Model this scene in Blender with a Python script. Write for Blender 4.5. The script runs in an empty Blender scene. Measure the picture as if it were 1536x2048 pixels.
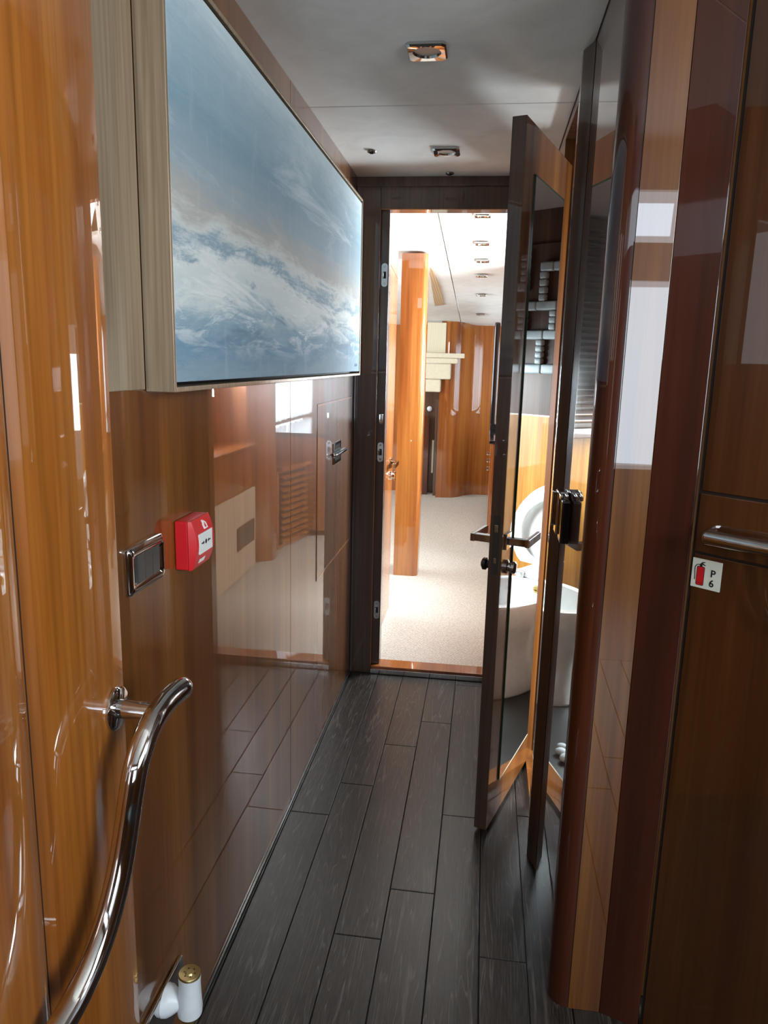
import bpy, bmesh, math, random
from mathutils import Vector, Matrix
random.seed(7)
SC = bpy.context.scene
COL = SC.collection
PI = math.pi

# ------------------------------------------------------------------ camera
cam_d = bpy.data.cameras.new('camera'); cam = bpy.data.objects.new('camera', cam_d); COL.objects.link(cam)
cam_d.sensor_fit = 'VERTICAL'; cam_d.sensor_height = 36.0; cam_d.lens = 36.0 * 1485.0 / 2048.0
cam_d.clip_start = 0.02; cam_d.clip_end = 100
_f = Vector((-0.1271, 0.9717, -0.1996)).normalized()
_r = Vector((0.9906, 0.1345, 0.0248)); _r = (_r - _f * _r.dot(_f)).normalized()
_u = _r.cross(_f)
m = Matrix((_r, _u, -_f)).transposed().to_4x4(); m.translation = (0, 0, 1.32)
cam.matrix_world = m
SC.camera = cam

# ------------------------------------------------------------------ world, exposure
w = bpy.data.worlds.new('world'); SC.world = w; w.use_nodes = True
w.node_tree.nodes['Background'].inputs[0].default_value = (0.80, 0.90, 1.0, 1)
w.node_tree.nodes['Background'].inputs[1].default_value = 2.0
SC.view_settings.view_transform = 'Standard'; SC.view_settings.look = 'None'
SC.view_settings.exposure = 0.80; SC.view_settings.gamma = 1.0; SC.view_settings.use_curve_mapping = False
SC.cycles.use_denoising = True
SC.cycles.glossy_bounces = 8

# ------------------------------------------------------------------ daylight in the window openings, plus two added saloon lights
def area(name, loc, direction, sx, sy, power, col=(0.9, 0.95, 1.0)):
    l = bpy.data.lights.new(name, 'AREA'); l.shape = 'RECTANGLE'; l.size = sx; l.size_y = sy
    l.energy = power; l.color = col
    o = bpy.data.objects.new(name, l); COL.objects.link(o)
    o.location = loc
    o.rotation_euler = Vector(direction).to_track_quat('-Z', 'Y').to_euler()
    return o
BLUE = (0.82, 0.92, 1.0)
area('daylight_saloon_side_windows', (-2.80, 5.0, 1.30), (1, 0, -0.05), 3.0, 0.9, 62, BLUE)
area('daylight_saloon_window', (0.80, 6.25, 1.13), (-1, -0.1, -0.1), 1.9, 0.75, 14, BLUE)
area('added_key_saloon_right', (0.79, 4.08, 1.36), (-1, -0.55, 0.06), 0.74, 0.56, 70, BLUE)  # unseen window light added to brighten the corridor's far end
area('added_fill_saloon_overhead', (0.37, 3.90, 2.05), (-0.1, -0.1, -1), 0.5, 0.9, 7, BLUE)  # unseen hatch light added to reach the painting and left wall
area('daylight_washroom_window', (1.52, 2.72, 1.12), (-1, -0.25, -1.2), 0.95, 0.6, 52, BLUE)
area('daylight_wheelhouse_window', (0.95, -2.68, 1.25), (-0.12, 1, 0), 0.9, 1.2, 11, (0.70, 0.86, 1.0))
area('daylight_wheelhouse_windscreen', (0.95, -2.68, 2.28), (0, 1, -0.2), 0.5, 0.2, 1.3, (0.70, 0.86, 1.0))
area('daylight_wheelhouse_side_window', (1.50, -0.25, 1.70), (-1, 0.50, 0.12), 1.2, 0.7, 28, (0.9, 0.95, 1.0))

# ------------------------------------------------------------------ helpers
WL = {}
def finish(name, bm, mat, parent=None, smooth=False, angle=35, kind=None, wn=False):
    me = bpy.data.meshes.new(name)
    bmesh.ops.recalc_face_normals(bm, faces=bm.faces)
    if bm.verts:
        xs = [v.co.x for v in bm.verts]; ys = [v.co.y for v in bm.verts]; zs = [v.co.z for v in bm.verts]
        o0 = Vector(((min(xs)+max(xs))/2, (min(ys)+max(ys))/2, min(zs)))
    else:
        o0 = Vector((0, 0, 0))
    bmesh.ops.translate(bm, verts=bm.verts, vec=-o0)
    bm.to_mesh(me); bm.free()
    if smooth:
        for p in me.polygons: p.use_smooth = True
        if wn:          # area weighted normals keep big faces flat next to small bevels
            vn = [Vector((0, 0, 0)) for _ in me.vertices]
            for p in me.polygons:
                for vi in p.vertices: vn[vi] += p.normal * p.area
            me.normals_split_custom_set_from_vertices([v.normalized() for v in vn])
        else:
            me.set_sharp_from_angle(angle=math.radians(angle))
    if mat is not None: me.materials.append(mat)
    o = bpy.data.objects.new(name, me); COL.objects.link(o)
    WL[o.name] = o0.copy()
    if parent is not None:
        o.parent = parent; o.location = o0 - WL[parent.name]
    else:
        o.location = o0
    if kind: o['kind'] = kind
    return o
def empty(name, loc, kind=None):
    o = bpy.data.objects.new(name, None); COL.objects.link(o); o.location = loc; o.empty_display_size = 0.05
    WL[o.name] = Vector(loc)
    if kind: o['kind'] = kind
    return o
def tag(o, label=None, cat=None, group=None, kind=None):
    if label: o['label'] = label
    if cat: o['category'] = cat
    if group: o['group'] = group
    if kind: o['kind'] = kind
    return o
def dup(o, off, parent=None):
    c = o.copy(); COL.objects.link(c)
    WL[c.name] = WL[o.name] + Vector(off)
    p = parent if parent is not None else o.parent
    c.parent = p
    c.location = WL[c.name] - (WL[p.name] if p is not None else Vector((0, 0, 0)))
    for ch in o.children: dup(ch, off, c)
    return c
def bbox(bm, a, b, bev=0.0, seg=2, M=None):
    """box from corner a to corner b (in local axes of M)"""
    t = bmesh.new()
    bmesh.ops.create_cube(t, size=1)
    for v in t.verts:
        v.co = Vector([a[i] + (v.co[i] + 0.5) * (b[i] - a[i]) for i in range(3)])
    if bev > 0: bmesh.ops.bevel(t, geom=t.edges[:], offset=bev, segments=seg, profile=0.5, affect='EDGES', clamp_overlap=True)
    if M is not None: bmesh.ops.transform(t, matrix=M, verts=t.verts)
    tm = bpy.data.meshes.new('t'); t.to_mesh(tm); t.free(); bm.from_mesh(tm); bpy.data.meshes.remove(tm)
def box(name, a, b, mat, parent=None, bev=0.0, seg=2, M=None, kind=None):
    bm = bmesh.new(); bbox(bm, a, b, bev, seg, M)
    return finish(name, bm, mat, parent, smooth=bev > 0, kind=kind, wn=bev > 0)
def prism(name, pts, z0, z1, mat, parent=None, smooth=True, angle=30, kind=None, bev=0.0):
    bm = bmesh.new()
    lo = [bm.verts.new((x, y, z0)) for x, y in pts]; hi = [bm.verts.new((x, y, z1)) for x, y in pts]
    n = len(pts)
    for i in range(n): bm.faces.new((lo[i], lo[(i+1) % n], hi[(i+1) % n], hi[i]))
    bm.faces.new(lo[::-1]); bm.faces.new(hi)
    if bev > 0: bmesh.ops.bevel(bm, geom=bm.edges[:], offset=bev, segments=2, profile=0.5, affect='EDGES', clamp_overlap=True)
    return finish(name, bm, mat, parent, smooth, angle, kind, wn=bev > 0)
def frame_of(t, ref=Vector((0, 0, 1))):
    t = t.normalized()
    if abs(t.dot(ref)) > 0.95: ref = Vector((1, 0, 0))
    a = t.cross(ref).normalized(); return a, t.cross(a).normalized()
def btube(bm, pts, rad, n=16, caps=True):
    pts = [Vector(p) for p in pts]; rings = []
    rs = rad if isinstance(rad, (list, tuple)) else [rad] * len(pts)
    pa = None
    for i, p in enumerate(pts):
        t = (pts[min(i+1, len(pts)-1)] - pts[max(i-1, 0)]).normalized()
        if pa is None: a, b = frame_of(t)
        else:
            a = (pa - t * pa.dot(t)).normalized(); b = t.cross(a)
        pa = a
        rings.append([bm.verts.new(p + (a * math.cos(2*PI*k/n) + b * math.sin(2*PI*k/n)) * rs[i]) for k in range(n)])
    for i in range(len(rings)-1):
        for k in range(n): bm.faces.new((rings[i][k], rings[i][(k+1) % n], rings[i+1][(k+1) % n], rings[i+1][k]))
    if caps: bm.faces.new(rings[0][::-1]); bm.faces.new(rings[-1])
def tube(name, pts, rad, mat, parent=None, n=16):
    bm = bmesh.new(); btube(bm, pts, rad, n); return finish(name, bm, mat, parent, True, 50)
def spline(pts, k=6):
    P = [Vector(p) for p in pts]; out = []
    for i in range(len(P)-1):
        p0, p1, p2, p3 = P[max(i-1, 0)], P[i], P[i+1], P[min(i+2, len(P)-1)]
        for j in range(k):
            t = j / k
            out.append(0.5*((2*p1)+(p2-p0)*t+(2*p0-5*p1+4*p2-p3)*t*t+(-p0+3*p1-3*p2+p3)*t**3))
    out.append(P[-1]); return out
def lathe(name, prof, loc, axis, mat, parent=None, n=32, angle=40):
    """prof: list of (r, h) along axis"""
    bm = bmesh.new(); ax = Vector(axis).normalized(); a, b = frame_of(ax); L = Vector(loc); rings = []
    for r, h in prof:
        if r < 1e-6: rings.append([bm.verts.new(L + ax*h)])
        else: rings.append([bm.verts.new(L + ax*h + (a*math.cos(2*PI*k/n)+b*math.sin(2*PI*k/n))*r) for k in range(n)])
    for i in range(len(rings)-1):
        A, B = rings[i], rings[i+1]
        for k in range(n):
            k2 = (k+1) % n
            if len(A) == 1 and len(B) > 1: bm.faces.new((A[0], B[k], B[k2]))
            elif len(B) == 1 and len(A) > 1: bm.faces.new((A[k], A[k2], B[0]))
            elif len(A) > 1: bm.faces.new((A[k], A[k2], B[k2], B[k]))
    return finish(name, bm, mat, parent, True, angle)
def axes(origin, ux, uy, uz):
    M = Matrix((Vector(ux), Vector(uy), Vector(uz))).transposed().to_4x4(); M.translation = Vector(origin); return M
def plate2d(name, pts, M, z0, z1, mat, parent=None):
    """polygon in local xy of M extruded z0..z1"""
    bm = bmesh.new()
    lo = [bm.verts.new(M @ Vector((x, y, z0))) for x, y in pts]; hi = [bm.verts.new(M @ Vector((x, y, z1))) for x, y in pts]
    n = len(pts)
    for i in range(n): bm.faces.new((lo[i], lo[(i+1) % n], hi[(i+1) % n], hi[i]))
    bm.faces.new(lo[::-1]); bm.faces.new(hi)
    return finish(name, bm, mat, parent)
def rrect(w, h, r, n=5):
    pts = []
    for cx, cy, a0 in ((w/2-r, h/2-r, 0), (-w/2+r, h/2-r, PI/2), (-w/2+r, -h/2+r, PI), (w/2-r, -h/2+r, 1.5*PI)):
        for i in range(n+1):
            a = a0 + i/n*PI/2; pts.append((cx+r*math.cos(a), cy+r*math.sin(a)))
    return pts
def text(name, s, size, M, mat, parent):
    c = bpy.data.curves.new(name, 'FONT'); c.body = s; c.size = size; c.extrude = 0.0002; c.align_x = 'CENTER'; c.align_y = 'CENTER'; c.offset = size*0.02
    t = bpy.data.objects.new('tmp_text', c); COL.objects.link(t)
    dg = bpy.context.evaluated_depsgraph_get(); me = bpy.data.meshes.new_from_object(t.evaluated_get(dg))
    bpy.data.objects.remove(t)
    bm = bmesh.new(); bm.from_mesh(me); bpy.data.meshes.remove(me); bmesh.ops.transform(bm, matrix=M, verts=bm.verts)
    return finish(name, bm, mat, parent)

# ------------------------------------------------------------------ materials
def newmat(name):
    mt = bpy.data.materials.new(name); mt.use_nodes = True
    nt = mt.node_tree; return mt, nt, nt.nodes['Principled BSDF']
def N(nt, t, **kw):
    n = nt.nodes.new(t)
    for k, v in kw.items():
        if k in n.inputs.keys(): n.inputs[k].default_value = v
        else: setattr(n, k, v)
    return n
def ramp(nt, stops):
    r = nt.nodes.new('ShaderNodeValToRGB'); e = r.color_ramp.elements
    while len(e) < len(stops): e.new(0.5)
    for i, (p, c) in enumerate(stops):
        e[i].position = p; e[i].color = (*c, 1)
    return r
def hexc(r, g, b):
    f = lambda v: (v/255/12.92) if v/255 <= 0.04045 else ((v/255+0.055)/1.055)**2.4
    return (f(r), f(g), f(b))
def plain(name, col, rough=0.5, metal=0.0, coat=0.0, spec=0.5, **kw):
    mt, nt, b = newmat(name)
    b.inputs['Base Color'].default_value = (*col, 1); b.inputs['Roughness'].default_value = rough
    b.inputs['Metallic'].default_value = metal; b.inputs['Coat Weight'].default_value = coat
    b.inputs['Specular IOR Level'].default_value = spec; b.inputs['Coat Roughness'].default_value = 0.03
    # very fine procedural tone variation
    g = N(nt, 'ShaderNodeNewGeometry'); no = N(nt, 'ShaderNodeTexNoise', Scale=kw.get('nscale', 40.0), Detail=3.0)
    nt.links.new(g.outputs['Position'], no.inputs['Vector'])
    v = kw.get('var', 0.04)
    r = ramp(nt, [(0.3, tuple(c*(1-v) for c in col)), (0.7, tuple(min(1, c*(1+v)) for c in col))])
    nt.links.new(no.outputs['Fac'], r.inputs[0]); nt.links.new(r.outputs[0], b.inputs['Base Color'])
    return mt
def veneer(name, dark, mid, light, coat_ior=1.6, wav=0.00015, stretch=1.0, axis='Z', rough=0.4, coat=1.0, crough=0.012):
    mt, nt, b = newmat(name); L = nt.links
    g = N(nt, 'ShaderNodeNewGeometry')
    def stretched(a, l):
        mp = N(nt, 'ShaderNodeMapping'); sc = [a, a, a]; sc['XYZ'.index(axis)] = l
        mp.inputs['Scale'].default_value = sc; L.new(g.outputs['Position'], mp.inputs['Vector']); return mp
    broad = N(nt, 'ShaderNodeTexNoise', Scale=1.0, Detail=4.0, Roughness=0.55, Distortion=0.5); L.new(stretched(11*stretch, 0.55*stretch).outputs[0], broad.inputs['Vector'])
    fine = N(nt, 'ShaderNodeTexNoise', Scale=1.0, Detail=3.0, Roughness=0.6); L.new(stretched(120*stretch, 3.0*stretch).outputs[0], fine.inputs['Vector'])
    r = ramp(nt, [(0.30, dark), (0.5, mid), (0.70, light)]); L.new(broad.outputs['Fac'], r.inputs[0])
    rf = ramp(nt, [(0.3, (0.70, 0.66, 0.62)), (0.62, (1.06, 1.06, 1.06))]); L.new(fine.outputs['Fac'], rf.inputs[0])
    mx = N(nt, 'ShaderNodeMix', data_type='RGBA', blend_type='MULTIPLY'); mx.inputs[0].default_value = 0.8
    L.new(r.outputs[0], mx.inputs[6]); L.new(rf.outputs[0], mx.inputs[7]); L.new(mx.outputs[2], b.inputs['Base Color'])
    b.inputs['Roughness'].default_value = rough; b.inputs['Specular IOR Level'].default_value = 0.25
    b.inputs['Coat Weight'].default_value = coat; b.inputs['Coat Roughness'].default_value = crough; b.inputs['Coat IOR'].default_value = coat_ior
    if wav > 0:
        wn = N(nt, 'ShaderNodeTexNoise', Scale=4.0, Detail=1.0); L.new(g.outputs['Position'], wn.inputs['Vector'])
        bp = N(nt, 'ShaderNodeBump', Strength=1.0, Distance=wav); L.new(wn.outputs['Fac'], bp.inputs['Height']); L.new(bp.outputs[0], b.inputs['Coat Normal'])
    return mt
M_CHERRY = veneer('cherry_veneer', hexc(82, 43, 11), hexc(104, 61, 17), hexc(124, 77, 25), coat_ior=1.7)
M_CHERRYL = veneer('honey_cherry_veneer', hexc(116, 62, 17), hexc(144, 84, 27), hexc(166, 106, 42))
M_CHERRY_SHADE = veneer('shade_darkened_cherry', hexc(56, 29, 9), hexc(70, 38, 13), hexc(84, 49, 19))  # cherry darkened to carry the shade on the angled right panels
M_RED = veneer('red_mahogany', hexc(52, 19, 8), hexc(66, 26, 11), hexc(80, 36, 16))  # mahogany, its colour darkened further for shade on the right corner
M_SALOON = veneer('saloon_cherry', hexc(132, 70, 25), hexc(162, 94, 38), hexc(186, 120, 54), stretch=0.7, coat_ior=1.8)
M_HONEY = veneer('pale_honey_veneer', hexc(142, 92, 38), hexc(166, 114, 52), hexc(184, 134, 68))
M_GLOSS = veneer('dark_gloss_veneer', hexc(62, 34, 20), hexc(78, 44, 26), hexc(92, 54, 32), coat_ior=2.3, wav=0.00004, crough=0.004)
M_DARK = veneer('dark_walnut', hexc(72, 54, 44), hexc(86, 66, 54), hexc(100, 78, 64), coat_ior=1.45, wav=0.0001)
M_DARKMATT = veneer('matt_dark_veneer', hexc(62, 46, 38), hexc(76, 58, 48), hexc(90, 70, 58), coat=0.1, wav=0, crough=0.3)  # dark matt tone for the upper washroom wall and fretwork backing
M_SHELF = veneer('cherry_crossgrain', hexc(120, 60, 22), hexc(150, 82, 32), hexc(176, 106, 46), axis='Y')
M_CHROME = plain('chrome', (0.62, 0.61, 0.60), 0.06, 1.0)
M_STEEL = plain('brushed_steel', (0.55, 0.54, 0.52), 0.25, 1.0)
M_BRASS = plain('brass', hexc(206, 184, 128), 0.38, 1.0)
M_BLACK = plain('black_gloss', (0.012, 0.012, 0.013), 0.12, 0.0, coat=0.6)
M_GAP = plain('dark_joint', (0.012, 0.008, 0.006), 0.7)
M_WHITE = plain('white_plastic', hexc(222, 228, 232), 0.35)
M_CERAMIC = plain('white_ceramic', hexc(236, 238, 236), 0.12, coat=0.6)
M_RED_P = plain('red_plastic', hexc(205, 28, 36), 0.35)
M_INK = plain('black_ink', (0.01, 0.01, 0.012), 0.6)
M_LABEL = plain('label_white', hexc(232, 236, 232), 0.5)
M_SIGN = plain('sign_white', hexc(226, 234, 218), 0.45)
M_SMOKE = plain('smoked_plastic', hexc(58, 60, 58), 0.16, coat=0.5)
M_LENS = plain('frosted_lens', hexc(190, 180, 168), 0.3)
M_CREAM = plain('cream_lacquer', hexc(232, 226, 200), 0.35, coat=0.3)
M_HULLW = plain('warm_white_panel', hexc(225, 216, 200), 0.6)
M_BEIGE = plain('beige_leatherette', hexc(206, 186, 160), 0.5)
M_GREYPAD = plain('grey_padded_vinyl', hexc(136, 146, 148), 0.38)
M_SLAT = plain('brown_slat', hexc(58, 45, 38), 0.55, spec=0.3)
M_DIMCEIL = plain('dimmed_headlining', hexc(112, 102, 98), 0.7)  # ceiling colour darkened to stand in for dim washroom light
M_WTILE = plain('washroom_floor_tile', hexc(44, 44, 42), 0.35)
M_PEBBLE = plain('white_pebble', hexc(214, 220, 220), 0.5)
M_GREENGLASS = plain('green_glass_edge', hexc(18, 58, 42), 0.1, coat=0.5)

def mat_mirror():
    mt, nt, b = newmat('mirror_silver')
    b.inputs['Base Color'].default_value = (0.86, 0.90, 0.88, 1); b.inputs['Metallic'].default_value = 1; b.inputs['Roughness'].default_value = 0.005
    return mt
M_MIRROR = mat_mirror()
def mat_frame():
    mt, nt, b = newmat('champagne_leaf'); L = nt.links
    g = N(nt, 'ShaderNodeNewGeometry'); mp = N(nt, 'ShaderNodeMapping'); mp.inputs['Scale'].default_value = (160, 160, 4)
    L.new(g.outputs['Position'], mp.inputs['Vector'])
    no = N(nt, 'ShaderNodeTexNoise', Scale=1.0, Detail=4.0); L.new(mp.outputs[0], no.inputs['Vector'])
    r = ramp(nt, [(0.3, hexc(136, 118, 95)), (0.7, hexc(166, 149, 124))]); L.new(no.outputs['Fac'], r.inputs[0]); L.new(r.outputs[0], b.inputs['Base Color'])
    b.inputs['Roughness'].default_value = 0.38; b.inputs['Metallic'].default_value = 0.35
    return mt
M_FRAME = mat_frame()
def mat_ceiling(name, c1, c2):
    mt, nt, b = newmat(name); L = nt.links
    g = N(nt, 'ShaderNodeNewGeometry'); no = N(nt, 'ShaderNodeTexNoise', Scale=6.0, Detail=6.0, Roughness=0.65, Distortion=1.0); L.new(g.outputs['Position'], no.inputs['Vector'])
    r = ramp(nt, [(0.32, c1), (0.68, c2)]); L.new(no.outputs['Fac'], r.inputs[0]); L.new(r.outputs[0], b.inputs['Base Color'])
    b.inputs['Roughness'].default_value = 0.75; b.inputs['Sheen Weight'].default_value = 0.15
    return mt
M_CEIL = mat_ceiling('suede_headlining', hexc(226, 225, 218), hexc(240, 239, 232))
M_CEILS = mat_ceiling('saloon_headlining', hexc(206, 203, 194), hexc(222, 219, 210))
def mat_plank():
    mt, nt, b = newmat('dark_oiled_oak'); L = nt.links
    g = N(nt, 'ShaderNodeNewGeometry'); oi = N(nt, 'ShaderNodeObjectInfo')
    ad = N(nt, 'ShaderNodeVectorMath', operation='ADD'); sc = N(nt, 'ShaderNodeVectorMath', operation='SCALE'); sc.inputs[3].default_value = 40.0
    cb = N(nt, 'ShaderNodeCombineXYZ'); L.new(oi.outputs['Random'], cb.inputs[0]); L.new(oi.outputs['Random'], cb.inputs[1]); L.new(cb.outputs[0], sc.inputs[0])
    L.new(g.outputs['Position'], ad.inputs[0]); L.new(sc.outputs[0], ad.inputs[1])
    mp = N(nt, 'ShaderNodeMapping'); mp.inputs['Scale'].default_value = (26, 1.3, 1); L.new(ad.outputs[0], mp.inputs['Vector'])
    no = N(nt, 'ShaderNodeTexNoise', Scale=1.0, Detail=2.0, Distortion=0.8); L.new(mp.outputs[0], no.inputs['Vector'])
    mul = N(nt, 'ShaderNodeMath', operation='MULTIPLY'); mul.inputs[1].default_value = 9.0; L.new(no.outputs['Fac'], mul.inputs[0])
    fr = N(nt, 'ShaderNodeMath', operation='FRACT'); L.new(mul.outputs[0], fr.inputs[0])
    mp2 = N(nt, 'ShaderNodeMapping'); mp2.inputs['Scale'].default_value = (300, 22, 1); L.new(ad.outputs[0], mp2.inputs['Vector'])
    n2 = N(nt, 'ShaderNodeTexNoise', Scale=1.0, Detail=3.0); L.new(mp2.outputs[0], n2.inputs['Vector'])
    r = ramp(nt, [(0.0, hexc(44, 38, 34)), (0.80, hexc(50, 44, 39)), (0.92, hexc(86, 80, 73)), (1.0, hexc(46, 40, 36))]); L.new(fr.outputs[0], r.inputs[0])
    r2 = ramp(nt, [(0.4, (0.65, 0.65, 0.65)), (0.66, (1.45, 1.45, 1.45))]); L.new(n2.outputs['Fac'], r2.inputs[0])
    mx = N(nt, 'ShaderNodeMix', data_type='RGBA', blend_type='MULTIPLY'); mx.inputs[0].default_value = 1.0; L.new(r.outputs[0], mx.inputs[6]); L.new(r2.outputs[0], mx.inputs[7])
    L.new(mx.outputs[2], b.inputs['Base Color'])
    rr = N(nt, 'ShaderNodeMapRange'); rr.inputs[3].default_value = 0.24; rr.inputs[4].default_value = 0.42; L.new(n2.outputs['Fac'], rr.inputs[0]); L.new(rr.outputs[0], b.inputs['Roughness'])
    bp = N(nt, 'ShaderNodeBump', Strength=0.35, Distance=0.0006); L.new(n2.outputs['Fac'], bp.inputs['Height']); L.new(bp.outputs[0], b.inputs['Normal'])
    return mt
M_PLANK = mat_plank()
def mat_carpet():
    mt, nt, b = newmat('beige_loop_carpet'); L = nt.links
    g = N(nt, 'ShaderNodeNewGeometry'); mp = N(nt, 'ShaderNodeMapping'); mp.inputs['Scale'].default_value = (90, 70, 1); mp.inputs['Rotation'].default_value = (0, 0, 0.5); L.new(g.outputs['Position'], mp.inputs['Vector'])
    vo = N(nt, 'ShaderNodeTexVoronoi', Scale=1.0); vo.inputs['Randomness'].default_value = 0.35; L.new(mp.outputs[0], vo.inputs['Vector'])
    r = ramp(nt, [(0.1, hexc(210, 204, 192)), (0.75, hexc(166, 158, 146))]); L.new(vo.outputs['Distance'], r.inputs[0]); L.new(r.outputs[0], b.inputs['Base Color'])
    b.inputs['Roughness'].default_value = 0.9
    bp = N(nt, 'ShaderNodeBump', Strength=0.6, Distance=0.004); bp.invert = True; L.new(vo.outputs['Distance'], bp.inputs['Height']); L.new(bp.outputs[0], b.inputs['Normal'])
    return mt
M_CARPET = mat_carpet()
def mat_curtain():
    mt, nt, b = newmat('sheer_white_curtain'); L = nt.links
    tr = N(nt, 'ShaderNodeBsdfTranslucent'); tr.inputs[0].default_value = (0.85, 0.88, 0.9, 1)
    b.inputs['Base Color'].default_value = (0.8, 0.82, 0.83, 1); b.inputs['Roughness'].default_value = 0.9
    ms = N(nt, 'ShaderNodeMixShader'); ms.inputs[0].default_value = 0.6
    L.new(b.outputs[0], ms.inputs[1]); L.new(tr.outputs[0], ms.inputs[2]); L.new(ms.outputs[0], nt.nodes['Material Output'].inputs[0])
    return mt
M_CURTAIN = mat_curtain()
def mat_painting():
    mt, nt, b = newmat('abstract_seascape_paint'); L = nt.links
    tc = N(nt, 'ShaderNodeTexCoord'); sp = N(nt, 'ShaderNodeSeparateXYZ'); L.new(tc.outputs['Generated'], sp.inputs[0])
    def noise(sx, sy, sz, scale=1.0, detail=6.0, rough=0.6, dist=0.6, rot=0.0, off=0.0):
        mp = N(nt, 'ShaderNodeMapping'); mp.inputs['Scale'].default_value = (sx, sy, sz); mp.inputs['Rotation'].default_value = (rot, 0, 0); mp.inputs['Location'].default_value = (off, off*0.7, off*1.3)
        L.new(tc.outputs['Generated'], mp.inputs['Vector'])
        n = N(nt, 'ShaderNodeTexNoise', Scale=scale, Detail=detail, Roughness=rough, Distortion=dist); L.new(mp.outputs[0], n.inputs['Vector']); return n
    def math2(op, a, bb, clamp=False):
        n = N(nt, 'ShaderNodeMath', operation=op); n.use_clamp = clamp
        for i, v in enumerate((a, bb)):
            if isinstance(v, (int, float)): n.inputs[i].default_value = v
            else: L.new(v, n.inputs[i])
        return n.outputs[0]
    def mixc(fac, a, bb):
        n = N(nt, 'ShaderNodeMix', data_type='RGBA'); L.new(fac, n.inputs[0])
        for i, v in ((6, a), (7, bb)):
            if isinstance(v, tuple): n.inputs[i].default_value = (*v, 1)
            else: L.new(v, n.inputs[i])
        return n.outputs[2]
    v = sp.outputs[2]
    warp = noise(1, 2.6, 3.2, 1.0, 9.0, 0.64, 1.0, 0.35)
    streak = noise(1, 1.6, 26.0, 1.0, 6.0, 0.7, 0.5, 0.06, 4.0)
    brush = noise(1, 9.0, 14.0, 1.0, 5.0, 0.75, 2.2, 0.5, 7.0)
    vv = math2('ADD', v, math2('MULTIPLY', math2('SUBTRACT', warp.outputs['Fac'], 0.5), 0.30))
    vv = math2('ADD', vv, math2('MULTIPLY', math2('SUBTRACT', streak.outputs['Fac'], 0.5), 0.14))
    vv = math2('ADD', vv, math2('MULTIPLY', math2('SUBTRACT', brush.outputs['Fac'], 0.5), 0.12))
    base = ramp(nt, [(0.0, hexc(126, 152, 168)), (0.10, hexc(98, 136, 162)), (0.19, hexc(140, 166, 180)), (0.25, hexc(196, 206, 206)), (0.33, hexc(206, 212, 210)), (0.37, hexc(120, 148, 164)), (0.41, hexc(196, 200, 196)), (0.47, hexc(164, 162, 156)), (0.58, hexc(134, 152, 162)), (0.72, hexc(112, 142, 158)), (0.86, hexc(142, 166, 178)), (1.0, hexc(182, 198, 204))])
    L.new(vv, base.inputs[0])
    # foam strokes in the lower half
    foam = noise(1, 5.0, 11.0, 1.0, 9.0, 0.68, 1.6, 0.22, 3.0)
    fr = ramp(nt, [(0.50, (0, 0, 0)), (0.60, (1, 1, 1))]); L.new(foam.outputs['Fac'], fr.inputs[0])
    low = ramp(nt, [(0.05, (0, 0, 0)), (0.16, (0.7, 0.7, 0.7)), (0.30, (0.7, 0.7, 0.7)), (0.42, (0, 0, 0))]); L.new(v, low.inputs[0])
    c = mixc(math2('MULTIPLY', fr.outputs[0], low.outputs[0]), base.outputs[0], hexc(224, 228, 226))
    # dark blue patches
    dk = noise(1, 3.4, 8.0, 1.0, 8.0, 0.66, 1.2, 0.3, 9.0)
    dr = ramp(nt, [(0.56, (0, 0, 0)), (0.64, (1, 1, 1))]); L.new(dk.outputs['Fac'], dr.inputs[0])
    low2 = ramp(nt, [(0.0, (0.35, 0.35, 0.35)), (0.22, (0.8, 0.8, 0.8)), (0.36, (0.5, 0.5, 0.5)), (0.5, (0.0, 0.0, 0.0))]); L.new(v, low2.inputs[0])
    c = mixc(math2('MULTIPLY', dr.outputs[0], low2.outputs[0]), c, hexc(96, 124, 144))
    # pale diagonal sweeps in the sky
    sw = noise(1, 2.0, 5.0, 1.0, 7.0, 0.62, 0.8, -0.5, 5.0)
    sr = ramp(nt, [(0.52, (0, 0, 0)), (0.66, (0.7, 0.7, 0.7))]); L.new(sw.outputs['Fac'], sr.inputs[0])
    up = ramp(nt, [(0.45, (0, 0, 0)), (0.65, (1, 1, 1))]); L.new(v, up.inputs[0])
    c = mixc(math2('MULTIPLY', sr.outputs[0], up.outputs[0]), c, hexc(206, 214, 216))
    # vertical drips
    dp = noise(1, 38, 3.0, 1.0, 4.0, 0.6, 0.3, 0.0, 2.0)
    dpr = ramp(nt, [(0.58, (0, 0, 0)), (0.74, (0.16, 0.16, 0.16))]); L.new(dp.outputs['Fac'], dpr.inputs[0])
    c = mixc(dpr.outputs[0], c, hexc(206, 214, 214))
    far = ramp(nt, [(0.0, (0.08, 0.08, 0.08)), (0.4, (0.10, 0.10, 0.10)), (1.0, (0.16, 0.16, 0.16))]); L.new(sp.outputs[1], far.inputs[0])  # pale wash growing toward the far end, light put into the colour
    c = mixc(far.outputs[0], c, hexc(222, 234, 230))
    L.new(c, b.inputs['Base Color']); b.inputs['Roughness'].default_value = 0.75; b.inputs['Specular IOR Level'].default_value = 0.12
    bp = N(nt, 'ShaderNodeBump', Strength=0.5, Distance=0.002); L.new(brush.outputs['Fac'], bp.inputs['Height']); L.new(bp.outputs[0], b.inputs['Normal'])
    return mt
M_PAINT = mat_painting()
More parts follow.
